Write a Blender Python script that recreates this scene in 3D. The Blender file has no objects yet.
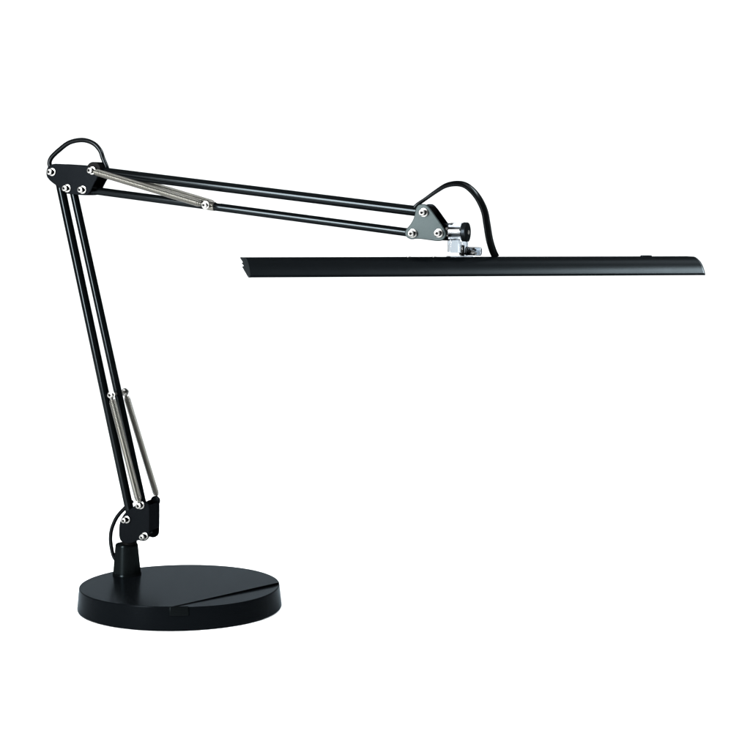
import bpy, bmesh, math, random
from mathutils import Vector, Matrix

S = bpy.context.scene
COL = S.collection
R = math.radians
random.seed(4)

# ------------------------------------------------------------------ camera
cam_d = bpy.data.cameras.new("camera")
cam = bpy.data.objects.new("camera", cam_d)
COL.objects.link(cam)
cam.location = (0.21515, -1.95, 0.44539)
cam.rotation_euler = (R(90) - 0.09579, 0, 0)
cam_d.sensor_width = 36
cam_d.lens = 1797.5 / 750 * 36
cam_d.clip_start = 0.05
cam_d.clip_end = 100
S.camera = cam

# ------------------------------------------------------------------ world, exposure
w = bpy.data.worlds.new("World")
S.world = w
w.use_nodes = True
w.node_tree.nodes["Background"].inputs[0].default_value = (0.9, 0.96, 1.0, 1)
w.node_tree.nodes["Background"].inputs[1].default_value = 0.12
S.view_settings.view_transform = 'Standard'
S.view_settings.look = 'None'
S.view_settings.exposure = 0
S.view_settings.gamma = 1
S.cycles.use_denoising = True
S.cycles.max_bounces = 16
S.cycles.transmission_bounces = 14
S.cycles.glossy_bounces = 6
S.cycles.caustics_reflective = False


# ------------------------------------------------------------------ studio lamps and added fill lights
def area(name, loc, target, sx, sy, radiance, color, spread=180):
    d = bpy.data.lights.new(name, 'AREA')
    d.shape = 'RECTANGLE'
    d.size = sx
    d.size_y = sy
    d.energy = radiance * math.pi * sx * sy
    d.color = color
    d.spread = R(spread)
    o = bpy.data.objects.new(name, d)
    COL.objects.link(o)
    o.location = loc
    v = Vector(target) - Vector(loc)
    o.rotation_euler = v.to_track_quat('-Z', 'Y').to_euler()
    return o


def polar(az, dist, z, c=(0.1, 0.0)):
    return (c[0] + dist * math.sin(R(az)), c[1] - dist * math.cos(R(az)), z)


area("overhead_fill", (0.1, 0.3, 4.6), (0.1, 0.3, 0), 14.0, 7.5, 0.84, (0.97, 0.99, 1.0))  # added fill, drives floor and backdrop to full white
area("key_softbox", (-1.41, -1.77, 0.84), (0.15, 0, 0.5), 0.62, 1.28, 102, (0.96, 0.99, 1.0))
area("shade_softbox", (1.78, -0.50, 2.25), (0.45, -0.05, 0.38), 0.8, 0.8, 64, (0.93, 0.98, 1.0))
area("rear_fill", (1.6, 1.5, 2.6), (0.2, 0.1, 0.0), 1.2, 1.2, 1.6, (0.97, 0.99, 1.0), 80)  # added fill from behind, lifts the shadow to the right of the base


# ------------------------------------------------------------------ materials
def new_mat(name):
    m = bpy.data.materials.new(name)
    m.use_nodes = True
    nt = m.node_tree
    nt.nodes.clear()
    out = nt.nodes.new("ShaderNodeOutputMaterial")
    return m, nt, out


def bump_of(nt, scale, strength, dist=0.0004, stretch=None):
    tc = nt.nodes.new("ShaderNodeTexCoord")
    no = nt.nodes.new("ShaderNodeTexNoise")
    no.inputs["Scale"].default_value = scale
    no.inputs["Detail"].default_value = 3
    src = tc.outputs["Object"]
    if stretch:
        mp = nt.nodes.new("ShaderNodeMapping")
        mp.inputs["Scale"].default_value = stretch
        nt.links.new(src, mp.inputs[0])
        src = mp.outputs[0]
    nt.links.new(src, no.inputs["Vector"])
    b = nt.nodes.new("ShaderNodeBump")
    b.inputs["Strength"].default_value = strength
    b.inputs["Distance"].default_value = dist
    nt.links.new(no.outputs["Fac"], b.inputs["Height"])
    return b, no


def painted(name, diff, gloss, rough, bump=0.0, scale=900, var=0.12):
    """painted metal: a diffuse coat under a weak even sheen"""
    m, nt, out = new_mat(name)
    d = nt.nodes.new("ShaderNodeBsdfDiffuse")
    g = nt.nodes.new("ShaderNodeBsdfAnisotropic")
    g.distribution = 'GGX'
    d.inputs[0].default_value = (*diff, 1)
    g.inputs["Color"].default_value = (*gloss, 1)
    tc = nt.nodes.new("ShaderNodeTexCoord")
    n = nt.nodes.new("ShaderNodeTexNoise")
    n.inputs["Scale"].default_value = 60
    n.inputs["Detail"].default_value = 5
    nt.links.new(tc.outputs["Object"], n.inputs["Vector"])
    mr = nt.nodes.new("ShaderNodeMapRange")
    mr.inputs["To Min"].default_value = rough * (1 - var)
    mr.inputs["To Max"].default_value = rough * (1 + var)
    nt.links.new(n.outputs["Fac"], mr.inputs[0])
    nt.links.new(mr.outputs[0], g.inputs["Roughness"])
    if bump:
        b, _ = bump_of(nt, scale, bump)
        nt.links.new(b.outputs[0], g.inputs["Normal"])
        nt.links.new(b.outputs[0], d.inputs["Normal"])
    a = nt.nodes.new("ShaderNodeAddShader")
    nt.links.new(d.outputs[0], a.inputs[0])
    nt.links.new(g.outputs[0], a.inputs[1])
    nt.links.new(a.outputs[0], out.inputs[0])
    return m


def principled(name, color, rough, metallic=0.0, ior=1.45, trans=0.0, bump=0.0, scale=900):
    m, nt, out = new_mat(name)
    p = nt.nodes.new("ShaderNodeBsdfPrincipled")
    p.inputs["Base Color"].default_value = (*color, 1)
    p.inputs["Roughness"].default_value = rough
    p.inputs["Metallic"].default_value = metallic
    p.inputs["IOR"].default_value = ior
    p.inputs["Transmission Weight"].default_value = trans
    if bump:
        b, no = bump_of(nt, scale, bump)
        nt.links.new(b.outputs[0], p.inputs["Normal"])
    nt.links.new(p.outputs[0], out.inputs[0])
    return m


def sheen_plastic(name, diff, sheen, ior, rough):
    """matt black plastic whose tinted sheen follows Fresnel's law"""
    m, nt, out = new_mat(name)
    d = nt.nodes.new("ShaderNodeBsdfDiffuse")
    g = nt.nodes.new("ShaderNodeBsdfAnisotropic")
    f = nt.nodes.new("ShaderNodeFresnel")
    mx = nt.nodes.new("ShaderNodeMixShader")
    d.inputs[0].default_value = (*diff, 1)
    g.inputs["Color"].default_value = (*sheen, 1)
    g.inputs["Roughness"].default_value = rough
    f.inputs["IOR"].default_value = ior
    b, _ = bump_of(nt, 1500, 0.03, stretch=(0.08, 1, 1))
    nt.links.new(b.outputs[0], g.inputs["Normal"])
    nt.links.new(f.outputs[0], mx.inputs[0])
    nt.links.new(d.outputs[0], mx.inputs[1])
    nt.links.new(g.outputs[0], mx.inputs[2])
    nt.links.new(mx.outputs[0], out.inputs[0])
    return m


M_white = principled("white_paper", (0.86, 0.86, 0.86), 0.9, bump=0.05, scale=300)
M_base = sheen_plastic("satin_black_plastic", (0.0010, 0.0013, 0.0016), (0.255, 0.295, 0.33), 1.10, 0.22)
M_post = painted("post_black", (0.0009, 0.0011, 0.0012), (0.0024, 0.0031, 0.0033), 0.22)
M_rod = painted("gloss_black_rod", (0.0006, 0.0008, 0.0009), (0.0056, 0.0065, 0.0070), 0.145)
M_plate = painted("satin_black_plate", (0.0010, 0.0012, 0.0015), (0.0012, 0.0014, 0.0016), 0.3, bump=0.15)
M_tri = painted("grey_green_plate", (0.008, 0.011, 0.0112), (0.0056, 0.0067, 0.0068), 0.32, bump=0.2)
M_shade = painted("satin_black_shade", (0.0004, 0.0006, 0.0008), (0.0057, 0.0067, 0.0073), 0.30)
M_trim = painted("black_trim", (0.002, 0.0024, 0.0026), (0.022, 0.025, 0.027), 0.3)
M_cap = painted("black_end_plastic", (0.002, 0.0024, 0.0026), (0.005, 0.006, 0.007), 0.3)
M_cable = painted("black_cable", (0.0008, 0.0009, 0.001), (0.006, 0.0066, 0.007), 0.2)
M_chrome = principled("bright_steel", (0.23, 0.227, 0.218), 0.29, 1.0)
M_spring = principled("spring_steel", (0.118, 0.114, 0.101), 0.28, 1.0)
M_dark = painted("socket_black", (0.0015, 0.0015, 0.0015), (0.0015, 0.0015, 0.0015), 0.35)
M_clear = principled("clear_acrylic", (0.47, 0.52, 0.57), 0.09, 0.0, 1.49, 1.0)
M_diff = principled("milky_diffuser", (0.8, 0.8, 0.8), 0.5)


# ------------------------------------------------------------------ mesh helpers
def finish(name, bm, mat, parent=None, angle=35, bevel=0.0):
    bmesh.ops.recalc_face_normals(bm, faces=bm.faces)
    me = bpy.data.meshes.new(name)
    bm.to_mesh(me)
    bm.free()
    for p in me.polygons:
        p.use_smooth = True
    me.set_sharp_from_angle(angle=R(angle))
    me.materials.append(mat)
    o = bpy.data.objects.new(name, me)
    COL.objects.link(o)
    if parent:
        o.parent = parent
    if bevel:
        md = o.modifiers.new("bevel", 'BEVEL')
        md.width = bevel
        md.segments = 3
        md.limit_method = 'ANGLE'
        md.angle_limit = R(40)
        md.harden_normals = False
    return o


def frame_of(d):
    d = d.normalized()
    up = Vector((0, 0, 1)) if abs(d.z) < 0.95 else Vector((1, 0, 0))
    x = d.cross(up).normalized()
    return x, d.cross(x).normalized()


def add_rings(bm, rings, closed_ends=True):
    vs = [[bm.verts.new(p) for p in r] for r in rings]
    n = len(rings[0])
    for a, b in zip(vs, vs[1:]):
        for i in range(n):
            bm.faces.new((a[i], a[(i + 1) % n], b[(i + 1) % n], b[i]))
    if closed_ends:
        bm.faces.new(vs[0])
        bm.faces.new(vs[-1][::-1])
    return vs


def add_cyl(bm, p, q, r, seg=32, r2=None, chamfer=0.0, rot=0.0):
    p, q = Vector(p), Vector(q)
    d = q - p
    L = d.length
    d.normalize()
    x, y = frame_of(d)
    r2 = r if r2 is None else r2
    prof = [(0, r), (L, r2)]
    if chamfer:
        prof = [(0, r - chamfer), (chamfer * .3, r - chamfer * .3), (chamfer, r), (L - chamfer, r2),
                (L - chamfer * .3, r2 - chamfer * .3), (L, r2 - chamfer)]
        if L > 3.2 * chamfer:
            prof[3:3] = [(chamfer * 1.5, r), (L - chamfer * 1.5, r2)]
    rings = []
    for t, rr in prof:
        rings.append([p + d * t + (x * math.cos(a) + y * math.sin(a)) * rr
                      for a in [rot + 2 * math.pi * i / seg for i in range(seg)]])
    add_rings(bm, rings)


def smooth_path(pts, per=10):
    """Catmull-Rom through the points"""
    P = [Vector(p) for p in pts]
    P = [P[0] * 2 - P[1]] + P + [P[-1] * 2 - P[-2]]
    out = []
    for i in range(1, len(P) - 2):
        a, b, c, d = P[i - 1:i + 3]
        for k in range(per):
            t = k / per
            out.append(0.5 * ((2 * b) + (c - a) * t + (2 * a - 5 * b + 4 * c - d) * t * t
                              + (3 * b - a - 3 * c + d) * t ** 3))
    out.append(P[-2])
    return out


def add_tube(bm, path, r, seg=14, section=None, side=None):
    """sweep; section(i/n) -> list of (u, v) offsets along the side vector and its normal"""
    rings = []
    n = len(path)
    prev = None
    for i, p in enumerate(path):
        d = (path[min(i + 1, n - 1)] - path[max(i - 1, 0)]).normalized()
        if side is not None:
            x = (side - d * side.dot(d)).normalized()
            y = d.cross(x)
        elif prev is None:
            x, y = frame_of(d)
        else:
            x = (prev - d * prev.dot(d)).normalized()
            y = d.cross(x)
        prev = x
        if section:
            rings.append([p + x * u + y * v for u, v in section(i / (n - 1))])
        else:
            rings.append([p + (x * math.cos(a) + y * math.sin(a)) * r
                          for a in [2 * math.pi * k / seg for k in range(seg)]])
    add_rings(bm, rings)


def add_lathe(bm, c, prof, seg=64):
    c = Vector(c)
    add_rings(bm, [[c + Vector((r * math.cos(a), r * math.sin(a), z))
                    for a in [2 * math.pi * i / seg for i in range(seg)]] for z, r in prof])


# ------------------------------------------------------------------ the arm's upright plane
# s runs along the arms, z up, o towards the front of the plane
P0 = Vector((-0.0655, 0.0534, 0))
AZ = R(21)
TS = Vector((math.cos(AZ), -math.sin(AZ), 0))
NF = Vector((-math.sin(AZ), -math.cos(AZ), 0))


def W(s, z, o=0.0):
    return P0 + TS * s + NF * o + Vector((0, 0, z))


def chaikin(pts, n=2):
    for _ in range(n):
        out = []
        for i in range(len(pts)):
            a, b = pts[i], pts[(i + 1) % len(pts)]
            out.append((a[0] * .75 + b[0] * .25, a[1] * .75 + b[1] * .25))
            out.append((a[0] * .25 + b[0] * .75, a[1] * .25 + b[1] * .75))
        pts = out
    return pts


def add_plate(bm, outline, o0, o1, n=2, edge=0.0005):
    pts = chaikin(outline, n)
    cx = sum(p[0] for p in pts) / len(pts)
    cz = sum(p[1] for p in pts) / len(pts)

    def inset(k):
        out = []
        m = len(pts)
        for i in range(m):
            a, b = pts[i - 1], pts[(i + 1) % m]
            tx, tz = b[0] - a[0], b[1] - a[1]
            l = math.hypot(tx, tz) or 1
            nx, nz = -tz / l, tx / l
            if nx * (cx - pts[i][0]) + nz * (cz - pts[i][1]) < 0:
                nx, nz = -nx, -nz
            out.append((pts[i][0] + nx * k, pts[i][1] + nz * k))
        return out
    s = 1 if o1 > o0 else -1
    rings = []
    for k, o in ((edge, o0), (0, o0 + s * edge), (0, o1 - s * edge), (edge, o1)):
        rings.append([W(p[0], p[1], o) for p in inset(k)])
    add_rings(bm, rings)


def add_block(bm, s0, s1, z0, z1, o0, o1):
    vs = [bm.verts.new(W(s, z, o)) for o in (o0, o1) for s, z in ((s0, z0), (s1, z0), (s1, z1), (s0, z1))]
    for f in ((0, 1, 2, 3), (7, 6, 5, 4), (0, 4, 5, 1), (1, 5, 6, 2), (2, 6, 7, 3), (3, 7, 4, 0)):
        bm.faces.new([vs[i] for i in f])


def bolt(parent, s, z, o, sign=1, long=0.0068, r=0.0036):
    """dark spacer under a bright domed head with a hexagonal socket"""
    b = bmesh.new()
    add_cyl(b, W(s, z, o), W(s, z, o + sign * 0.0009), r + 0.0012, 28, chamfer=0.0003)
    add_cyl(b, W(s, z, o + sign * (long - 0.0026)), W(s, z, o + sign * long), r, 28, chamfer=0.0009)
    turn = random.uniform(0, 1.05)
    root = finish("bolt", b, M_chrome, parent)
    b = bmesh.new()
    add_cyl(b, W(s, z, o + sign * 0.0008), W(s, z, o + sign * (long - 0.0025)), r - 0.0003, 28)
    finish("spacer", b, M_dark, root)
    b = bmesh.new()
    add_cyl(b, W(s, z, o + sign * (long - 0.0004)), W(s, z, o + sign * (long + 0.00012)), r * 0.52, 6, rot=turn)
    finish("socket", b, M_dark, root)
    return root


def rod(parent, a, b, r, o=0.0):
    bm = bmesh.new()
    add_cyl(bm, W(*a, o), W(*b, o), r, 40, chamfer=0.0012)
    return finish("support_rod", bm, M_rod, parent)


def spring(parent, a, b, oa, ob, rc, rw=0.00072, pitch=0.0017, hook=0.005):
    A, B = W(*a, oa), W(*b, ob)
    d = B - A
    L = d.length
    d.normalize()
    x, y = frame_of(d)
    path = []
    # the wire leaves its pin straight, winds up and runs straight again to the other pin
    path += [A, A + d * hook * 0.35]
    L2 = L - 2 * hook
    turns = L2 / pitch
    n = int(turns * 14)
    for i in range(n + 1):
        f = i / n
        ang = 2 * math.pi * turns * f
        e = min(1.0, f * turns / 2.5, (1 - f) * turns / 2.5)
        rr = rc * (0.55 + 0.45 * math.sin(e * math.pi / 2))
        path.append(A + d * (hook + L2 * f) + (x * math.cos(ang) + y * math.sin(ang)) * rr)
    path += [B - d * hook * 0.35, B]
    bm = bmesh.new()
    add_tube(bm, path, rw, 6)
    o = finish("tension_spring", bm, M_spring, parent, angle=80)
    # rod inside the coil that the hooks are fixed to
    bm = bmesh.new()
    add_cyl(bm, A + d * 0.001, B - d * 0.001, 0.0011, 12)
    finish("hook_wire", bm, M_spring, o)
    return o


# ------------------------------------------------------------------ the setting: a white sweep
bm = bmesh.new()
prof = [(-6.0, 0.0), (-1.0, 0.0), (1.0, 0.0), (2.6, 0.0)]
for k in range(1, 13):
    a = math.pi / 2 * k / 12
    prof.append((2.6 + 1.4 * math.sin(a), 1.4 * (1 - math.cos(a))))
prof.append((4.0, 6.5))
split = 4
for nm, pr in (("floor", prof[:split]), ("backdrop", prof[split - 1:])):
    bm = bmesh.new()
    rows = [[bm.verts.new((x, y, z)) for x in (-7.5, -3, 0, 3, 7.5)] for y, z in pr]
    for r0, r1 in zip(rows, rows[1:]):
        for i in range(4):
            bm.faces.new((r0[i], r0[i + 1], r1[i + 1], r1[i]))
    o = finish(nm, bm, M_white, angle=60)
    o["kind"] = "structure"

# ------------------------------------------------------------------ the lamp
lamp = bpy.data.objects.new("desk_lamp", None)
lamp.empty_display_size = 0.05
COL.objects.link(lamp)
lamp["label"] = "black swing arm desk lamp with long flat shade, round base, white floor"
lamp["category"] = "desk lamp"

# --- round base, with a chord cut whose floor rises again to the rim
HB = 0.0261
RT = 0.1098


def make_base():
    bm = bmesh.new()
    a0 = math.atan2(-0.1084, 0.0036)           # left end of the cut
    a1 = math.atan2(0.0109, 0.1085)            # right end
    NM, NA = 60, 150
    minor = [a0 + (a1 - a0) * i / NM for i in range(NM + 1)]
    major = [a1 + (2 * math.pi - (a1 - a0)) * i / NA for i in range(NA + 1)]

    def pol(a, r, z):
        return Vector((r * math.cos(a), r * math.sin(a), z))
    angs = minor[:-1] + major[:-1]
    prof = [(RT - 0.0010, 0.0), (RT - 0.0003, -0.0003), (RT, -0.0010)]
    n = len(angs)

    def drop(i):
        return 0.0016 * math.sin(math.pi * i / NM) ** 0.7 if i <= NM else 0.0
    rings = [[bm.verts.new(pol(a, r, HB + z - drop(i))) for i, a in enumerate(angs)] for r, z in prof]
    rings.append([bm.verts.new(pol(a, 0.1119, 0.0040)) for a in angs])
    rings.append([bm.verts.new(pol(a, 0.1120, 0.0022)) for a in angs])
    rings.append([bm.verts.new(pol(a, 0.1113, 0.0008)) for a in angs])
    rings.append([bm.verts.new(pol(a, 0.1100, 0.0003)) for a in angs])
    for r0, r1 in zip(rings, rings[1:]):
        for i in range(n):
            bm.faces.new((r0[i], r0[(i + 1) % n], r1[(i + 1) % n], r1[i]))
    bm.faces.new(rings[-1])
    top = rings[0]
    A, B = top[0].co.copy(), top[NM].co.copy()
    # chord vertices between the two ends
    upper, lower = [top[0]], [top[0]]
    for i in range(1, NM):
        u = 0.5 - 0.5 * math.cos(math.pi * i / NM)
        p = A.lerp(B, u)
        p.z = HB
        d = (0.0006 + 0.0021 * u) * min(1, i / 4, (NM - i) / 3)
        upper.append(bm.verts.new(p))
        lower.append(bm.verts.new(p - Vector((0, 0, d))))
    upper.append(top[NM])
    lower.append(top[NM])
    bm.faces.new(upper + [top[i] for i in range(NM + 1, n)])
    for i in range(NM):
        for a, b in ((upper, lower), (lower, top)):
            q = [a[i], a[i + 1], b[i + 1], b[i]]
            u = []
            for x in q:
                if x not in u:
                    u.append(x)
            if len(u) >= 3:
                bm.faces.new(u)
    return finish("base", bm, M_base, lamp, angle=14)


base = make_base()

# catch at the left end of the cut, on the rim
bm = bmesh.new()
rows = []
for a in [math.atan2(-0.111, 0.0012) + R(10.2) * i / 8 for i in range(9)]:
    rows.append([bm.verts.new((r * math.cos(a), r * math.sin(a), z))
                 for r, z in ((0.1085, 0.0262), (0.1108, 0.0262), (0.1120, 0.0166), (0.1085, 0.0166))])
for r0, r1 in zip(rows, rows[1:]):
    for i in range(4):
        bm.faces.new((r0[i], r0[(i + 1) % 4], r1[(i + 1) % 4], r1[i]))
bm.faces.new(rows[0])
bm.faces.new(rows[-1][::-1])
finish("catch", bm, M_post, base, bevel=0.0007)

# --- post
bm = bmesh.new()
add_lathe(bm, (P0.x, P0.y, 0), [(HB - 0.001, 0.0162), (HB + 0.0016, 0.0162), (HB + 0.0020, 0.0160), (HB + 0.0021, 0.01555),
                                 (HB + 0.0026, 0.01555), (HB + 0.0031, 0.01551), (0.0592, 0.01278), (0.060, 0.0127), (0.0612, 0.0123), (0.0618, 0.0115)])
post = finish("post", bm, M_post, lamp, angle=40)
bm = bmesh.new()
add_cyl(bm, W(0.0035, 0.0600), W(0.0035, 0.0800), 0.0085, 32)
finish("pivot_pin", bm, M_dark, post)

# --- bracket above the post: two cheeks joined by a web on the right
LOW = [(0.0132, 0.1042), (0.0201, 0.1099), (0.0285, 0.1127), (0.036, 0.1109), (0.036, 0.0985), (0.0355, 0.0781),
       (0.0347, 0.0716), (0.0287, 0.0679), (0.022, 0.0693), (0.0186, 0.0676), (0.011, 0.064), (-0.0001, 0.0655),
       (-0.0029, 0.0706), (-0.0027, 0.0843), (-0.0, 0.092), (0.0056, 0.0999)]
bm = bmesh.new()
add_plate(bm, LOW, 0.0105, 0.0125)
add_plate(bm, LOW, -0.0125, -0.0105)
add_block(bm, 0.0335, 0.0352, 0.0800, 0.1090, -0.0104, 0.0104)
add_cyl(bm, W(0.031, 0.1105, -0.0104), W(0.031, 0.1105, -0.0132), 0.0056, 28, chamfer=0.0005)
base_bracket = finish("base_bracket", bm, M_plate, lamp)
bolt(base_bracket, 0.0076, 0.0916, 0.0125, 1, 0.0085, 0.0030)
bolt(base_bracket, 0.0301, 0.0743, 0.0125, 1, 0.0085, 0.0030)
bolt(base_bracket, 0.0255, 0.1091, 0.0125, 1, 0.0070, 0.0034)
bolt(base_bracket, 0.0301, 0.1105, -0.0132, -1, 0.0062, 0.0034)

# --- lower pair of rods
rod(lamp, (-0.0815, 0.4793), (0.0065, 0.0912), 0.0050)
rod(lamp, (-0.0622, 0.4609), (0.0290, 0.0744), 0.0045)

# --- elbow
ELB = [(-0.0881, 0.4839), (-0.0812, 0.4883), (-0.071, 0.4882), (-0.0388, 0.4858), (-0.0291, 0.4843), (-0.0229, 0.4798),
       (-0.0224, 0.4743), (-0.0291, 0.4645), (-0.0334, 0.4556), (-0.0394, 0.4527), (-0.0546, 0.4542), (-0.063, 0.4549),
       (-0.0749, 0.4632), (-0.0842, 0.4691), (-0.0892, 0.475)]
bm = bmesh.new()
add_plate(bm, ELB, 0.0105, 0.0125)
add_plate(bm, ELB, -0.0125, -0.0105)
elbow = finish("elbow_bracket", bm, M_plate, lamp)
for s, z in ((-0.0809, 0.4791), (-0.0619, 0.4609), (-0.0422, 0.4593), (-0.0298, 0.4804)):
    bolt(elbow, s, z, 0.0125, 1, 0.0072, 0.0033)
    bolt(elbow, s, z, -0.0125, -1, 0.0060, 0.0033)
bm = bmesh.new()
for s, z, r in ((-0.0298, 0.4815, 0.0085), (-0.0422, 0.4593, 0.0062), (-0.0619, 0.4609, 0.0062), (-0.0809, 0.4791, 0.0066)):
    add_cyl(bm, W(s, z, -0.0103), W(s, z, 0.0103), r, 28)
finish("pivot_sleeve", bm, M_dark, elbow)

# --- upper pair of rods
rod(lamp, (-0.0300, 0.4796), (0.3575, 0.4350), 0.0054)
rod(lamp, (-0.0425, 0.4593), (0.3455, 0.4131), 0.0044)

# --- springs with the collars that carry their far ends


def collar(c, axis, r_rod, ring):
    bm = bmesh.new()
    a = Vector(axis).normalized()
    if ring:
        add_cyl(bm, Vector(c) - a * 0.004, Vector(c) + a * 0.004, r_rod + 0.0007, 28, chamfer=0.0004)
    add_cyl(bm, Vector(c) - NF * 0.0165, Vector(c) + NF * 0.0165, 0.0017, 16)
    o = finish("spring_collar", bm, M_spring, lamp)
    return o


d_low = W(0.0290, 0.0744) - W(-0.0622, 0.4609)
d_up = W(0.3455, 0.4131) - W(-0.0425, 0.4593)
cl = collar(W(-0.0082, 0.2318), d_low, 0.0045, False)
bolt(cl, -0.0082, 0.2318, 0.0150, 1, 0.0045, 0.0034)
bolt(cl, -0.0082, 0.2318, -0.0150, -1, 0.0045, 0.0034)
cu = collar(W(0.1103, 0.4412), d_up, 0.0044, True)
bolt(cu, 0.1103, 0.4424, 0.0150, 1, 0.0045, 0.0033)
bolt(cu, 0.1103, 0.4424, -0.0150, -1, 0.0045, 0.0033)

spring(lamp, (-0.0082, 0.2318), (0.0263, 0.1091), 0.0160, 0.0165, 0.0035)
spring(lamp, (-0.0082, 0.2318), (0.0311, 0.1105), -0.0160, -0.0175, 0.0033)
spring(lamp, (-0.0298, 0.4804), (0.1103, 0.4424), 0.0165, 0.0160, 0.0032)
spring(lamp, (-0.0298, 0.4804), (0.1103, 0.4424), -0.0165, -0.0160, 0.0032)

# --- triangular head bracket
TRI = [(0.3501, 0.4385), (0.3523, 0.4426), (0.3572, 0.4439), (0.3627, 0.4431), (0.3726, 0.4303), (0.3818, 0.418),
       (0.384, 0.4119), (0.3813, 0.4069), (0.3759, 0.4052), (0.3639, 0.4066), (0.3518, 0.4081), (0.3452, 0.4067),
       (0.3397, 0.4095), (0.338, 0.4137), (0.3397, 0.4178), (0.3441, 0.422), (0.3479, 0.4282), (0.3496, 0.4344)]
bm = bmesh.new()
add_plate(bm, TRI, 0.0103, 0.0125, edge=0.0008)
head = finish("head_bracket", bm, M_tri, lamp)
head["label"] = "grey triangular bracket with three bolts at the end of the arm"
bm = bmesh.new()
add_plate(bm, TRI, -0.0125, -0.0105)
finish("back_plate", bm, M_plate, head)
for s, z in ((0.3594, 0.4349), (0.3474, 0.4133), (0.3759, 0.4137)):
    bolt(head, s, z, 0.0125, 1, 0.0072, 0.0035)
    bolt(head, s, z, -0.0125, -1, 0.0060, 0.0033)
bm = bmesh.new()
for s, z, r in ((0.3594, 0.4349, 0.0066), (0.3474, 0.4133, 0.0058), (0.3759, 0.4137, 0.0062)):
    add_cyl(bm, W(s, z, -0.0103), W(s, z, 0.0103), r, 28)
finish("pivot_sleeve", bm, M_dark, head)
bm = bmesh.new()
add_block(bm, 0.3740, 0.3880, 0.4215, 0.4238, -0.0085, 0.0040)
add_block(bm, 0.3740, 0.3860, 0.4060, 0.4082, -0.0085, 0.0040)
finish("fork", bm, M_plate, head, bevel=0.0004)

# --- clear swivel joint
bm = bmesh.new()
add_cyl(bm, W(0.3838, 0.4152), W(0.3978, 0.4152), 0.0092, 48, chamfer=0.0008)
joint = finish("swivel_joint", bm, M_clear, lamp)
joint["label"] = "clear plastic swivel joint between arm and shade"
bm = bmesh.new()
add_cyl(bm, W(0.3720, 0.4150), W(0.3979, 0.4150), 0.0034, 24)
add_cyl(bm, W(0.3800, 0.4150), W(0.3835, 0.4150), 0.0060, 24, chamfer=0.0005)
finish("shaft", bm, M_chrome, joint)
bm = bmesh.new()
add_cyl(bm, W(0.3980, 0.4146), W(0.4035, 0.4146), 0.0103, 48, chamfer=0.0009)
disc = finish("end_cap", bm, M_cap, joint)
bm = bmesh.new()
add_cyl(bm, W(0.4034, 0.4146), W(0.4043, 0.4146), 0.0022, 20, chamfer=0.0003)
finish("screw", bm, M_chrome, disc)
# --- the long shade: its own direction, tilted very slightly
SB = R(-14)
HT = Vector((math.cos(SB), -math.sin(SB), 0))
HN = Vector((-math.sin(SB), -math.cos(SB), 0))
HC = Vector((0.30913, -0.09042, 0.3893))
TILT = -0.0024 / 0.484


def H(x, f, z):
    """x along the shade, f towards its front, z from the level of its top"""
    return HC + HT * x + HN * f + Vector((0, 0, z + TILT * x))


# --- clear parts of the joint that turn with the shade


def add_block_h(bm, x0, x1, f0, f1, z0, z1):
    vs = [bm.verts.new(H(x, f, z)) for z in (z0, z1) for x, f in ((x0, f0), (x1, f0), (x1, f1), (x0, f1))]
    for q in ((0, 1, 2, 3), (7, 6, 5, 4), (0, 4, 5, 1), (1, 5, 6, 2), (2, 6, 7, 3), (3, 7, 4, 0)):
        bm.faces.new([vs[i] for i in q])


bm = bmesh.new()
add_block_h(bm, -0.0168, -0.0058, -0.0120, 0.0000, 0.0043, 0.0190)
finish("clear_block", bm, M_clear, joint, bevel=0.0010)
bm = bmesh.new()
add_block_h(bm, -0.0056, 0.0014, -0.0075, 0.0035, 0.0012, 0.0158)
finish("clear_stem", bm, M_clear, joint, bevel=0.0009)
bm = bmesh.new()
add_cyl(bm, H(-0.0020, 0.0046, 0.0062), H(0.0150, 0.0046, 0.0056), 0.0044, 8, chamfer=0.0008)
add_block_h(bm, 0.0017, 0.0142, -0.0060, 0.0001, 0.0014, 0.0088)
kn = finish("thumb_lever", bm, M_clear, joint)
bm = bmesh.new()
add_cyl(bm, H(0.0046, 0.0096, 0.0050), H(0.0046, -0.0064, 0.0050), 0.0021, 20, chamfer=0.0004)
add_cyl(bm, H(0.0080, 0.0090, 0.0040), H(0.0080, -0.0064, 0.0040), 0.0012, 16)
finish("screw", bm, M_chrome, kn)
bm = bmesh.new()
add_cyl(bm, H(0.0018, 0.0095, 0.0058), H(0.0018, -0.0062, 0.0058), 0.0013, 16)
add_cyl(bm, H(0.0074, 0.0094, 0.0072), H(0.0074, -0.0062, 0.0072), 0.0010, 16)
add_cyl(bm, H(-0.0080, 0.0040, 0.0033), H(0.0030, 0.0040, 0.0033), 0.0010, 12)
add_cyl(bm, H(-0.0028, -0.0020, 0.0008), H(-0.0028, -0.0020, 0.0120), 0.0012, 12)
finish("hinge_pin", bm, M_dark, kn)

HALF = [(0.0120, 0.0), (0.0165, -0.0005), (0.0222, -0.0020), (0.0290, -0.0046), (0.0335, -0.0080), (0.0370, -0.0116),
        (0.0398, -0.0155), (0.0404, -0.0166)]
LIP = [(0.0409, -0.0168), (0.0410, -0.0183), (0.0400, -0.0186)]
# thin wedge: flat ridge, curved front, slanted underside, three louvre steps at the back
BACK = [(0.0040, -0.0092), (0.0150, -0.0080), (0.0020, -0.0056), (0.0095, -0.0044), (-0.0070, -0.0006), (-0.0066, 0.0)]
SEC = HALF + LIP + BACK


def section(inset=0.0, drop=0.0):
    cx, cz = 0.019, -0.0075
    out = []
    for f, z in SEC:
        l = math.hypot(f - cx, z - cz)
        out.append((f - (f - cx) / l * inset, z - (z - cz) / l * inset))
    return out


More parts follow.
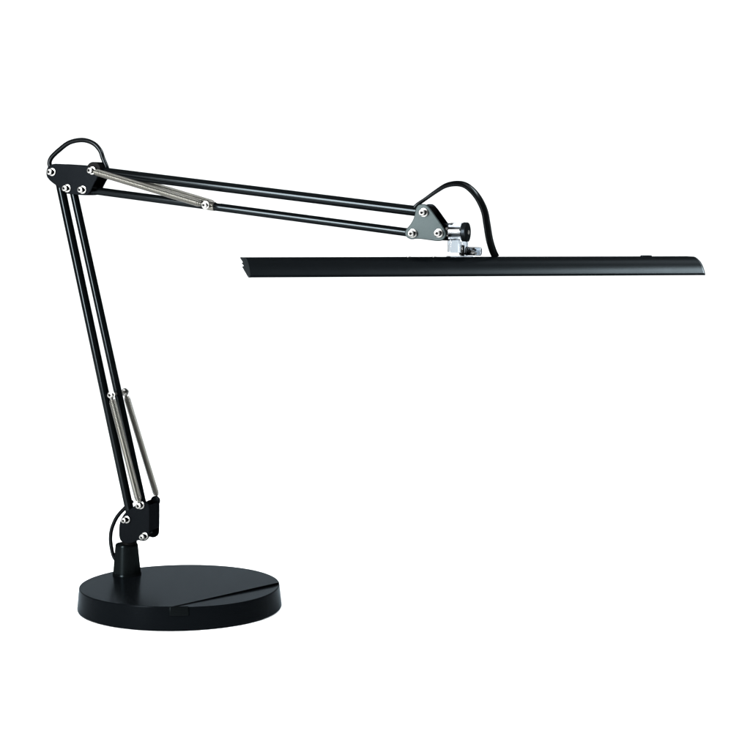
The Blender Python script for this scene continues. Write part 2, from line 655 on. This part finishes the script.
X0, X1 = -0.2350, 0.2490
bm = bmesh.new()
rings = [[H(x, f, z) for f, z in section()] for x in [X0 + 0.002 + (X1 - X0 - 0.004) * i / 24 for i in range(25)]]
add_rings(bm, rings)
shade = finish("lamp_shade", bm, M_shade, lamp, angle=50)
for xa, xb, sg in ((X1 - 0.0021, X1, 1), (X0 + 0.0021, X0, -1)):
    bm = bmesh.new()
    add_rings(bm, [[H(x, f, z) for f, z in section(i_)] for x, i_ in
                   ((xa, -0.0002), (xb - sg * 0.0007, -0.0002), (xb, 0.0006))])
    finish("end_cap", bm, M_trim, shade, angle=40)
# push button and the two small screws on top
bm = bmesh.new()
path = [H(0.1992 + dx, 0.0, 0.0003) for dx in (-0.0055, 0.0055)]
oval = []
for hgt, k in ((0.0, 1.0), (0.0006, 1.0), (0.0010, 0.9), (0.0012, 0.72)):
    ring = []
    for i in range(32):
        a = 2 * math.pi * i / 32
        ring.append(H(0.1992 + 0.0030 * (1 if math.cos(a) > 0 else -1) + 0.0034 * k * math.cos(a), 0.0034 * k * math.sin(a), hgt))
    oval.append(ring)
add_rings(bm, oval)
finish("button", bm, M_cap, shade)
for x in (-0.0629, -0.0360):
    bm = bmesh.new()
    add_cyl(bm, H(x, 0.006, -0.0002), H(x, 0.006, 0.0007), 0.0023, 20, chamfer=0.0003)
    finish("screw", bm, M_chrome, shade)
bm = bmesh.new()
for a, b, c_, d_ in ((-0.0195, 0.0060, -0.0060, 0.0100),):
    vs = [bm.verts.new(H(x, f, z)) for z in (0.0001, 0.0011) for x, f in ((a, c_), (b, c_), (b, d_), (a, d_))]
    for f in ((0, 1, 2, 3), (7, 6, 5, 4), (0, 4, 5, 1), (1, 5, 6, 2), (2, 6, 7, 3), (3, 7, 4, 0)):
        bm.faces.new([vs[i] for i in f])
finish("mounting_plate", bm, M_clear, shade, bevel=0.0003)
# light panel on the slanted underside
bm = bmesh.new()
pa, pb = Vector((0.0120, -0.0112)), Vector((0.0370, -0.0177))
pn = Vector((pb - pa).yx)
pn = Vector((-abs(pn.x), -abs(pn.y))).normalized() * 0.0006
vs = [bm.verts.new(H(x, p.x, p.y)) for x in (X0 + 0.010, X1 - 0.010) for p in (pa - pn * 0.5, pb - pn * 0.5, pb + pn, pa + pn)]
for f in ((0, 1, 2, 3), (7, 6, 5, 4), (0, 4, 5, 1), (1, 5, 6, 2), (2, 6, 7, 3), (3, 7, 4, 0)):
    bm.faces.new([vs[i] for i in f])
finish("light_panel", bm, M_diff, shade)

# --- power cable, seen in three loops
CAB0 = [(0.0065, 0.1100), (-0.0031, 0.1016), (-0.0135, 0.0906), (-0.0201, 0.0775), (-0.0222, 0.0659), (-0.0211, 0.0545),
        (-0.0181, 0.0443), (-0.0110, 0.0365)]
CAB1 = [(-0.0850, 0.4780), (-0.0929, 0.4861), (-0.0915, 0.4947), (-0.0796, 0.5047), (-0.0666, 0.5123), (-0.0503, 0.5146),
        (-0.0369, 0.5108), (-0.0285, 0.503), (-0.0249, 0.4941), (-0.0209, 0.4853), (-0.0190, 0.4785)]
CAB2 = [(0.3440, 0.4375, 0.0), (0.3475, 0.4426, -0.0003), (0.3561, 0.4488, -0.0018), (0.3677, 0.457, -0.0037), (0.3776, 0.4628, -0.0055),
        (0.3883, 0.4647, -0.0073), (0.3973, 0.4628, -0.0092), (0.4054, 0.4562, -0.011), (0.4118, 0.4471, -0.0128),
        (0.4165, 0.4356, -0.0147), (0.4186, 0.4224, -0.0165), (0.4207, 0.4075, -0.0183), (0.4237, 0.3959, -0.0202),
        (0.4267, 0.3885, -0.022)]


def twin(r, h, turn0=0.0, turn1=0.0):
    """outline of a flat two-core cable"""
    def f(t):
        th = turn0 + (turn1 - turn0) * t
        c, s = math.cos(th), math.sin(th)
        out = []
        for i in range(28):
            a = 2 * math.pi * i / 28
            k = 1 if math.cos(a) >= 0 else -1
            u = k * h + r * math.cos(a)
            v = r * math.sin(a)
            if abs(math.cos(a)) < 0.25:
                v *= 0.62
            out.append((u * c - v * s, u * s + v * c))
        return out
    return f


bm = bmesh.new()
add_tube(bm, smooth_path([W(s, z, -0.003) for s, z in CAB0], 8), 0.0022, 16)
finish("power_cable", bm, M_cable, lamp, angle=80)
bm = bmesh.new()
add_tube(bm, smooth_path([W(s, z, -0.003) for s, z in CAB1], 8), 0.0026, 16)
finish("power_cable", bm, M_cable, lamp, angle=80)
bm = bmesh.new()
add_tube(bm, smooth_path([W(*p) for p in CAB2], 8), 0.0, 16, section=twin(0.0021, 0.0018, R(0), R(75)), side=NF.copy())
finish("power_cable", bm, M_cable, lamp, angle=80)
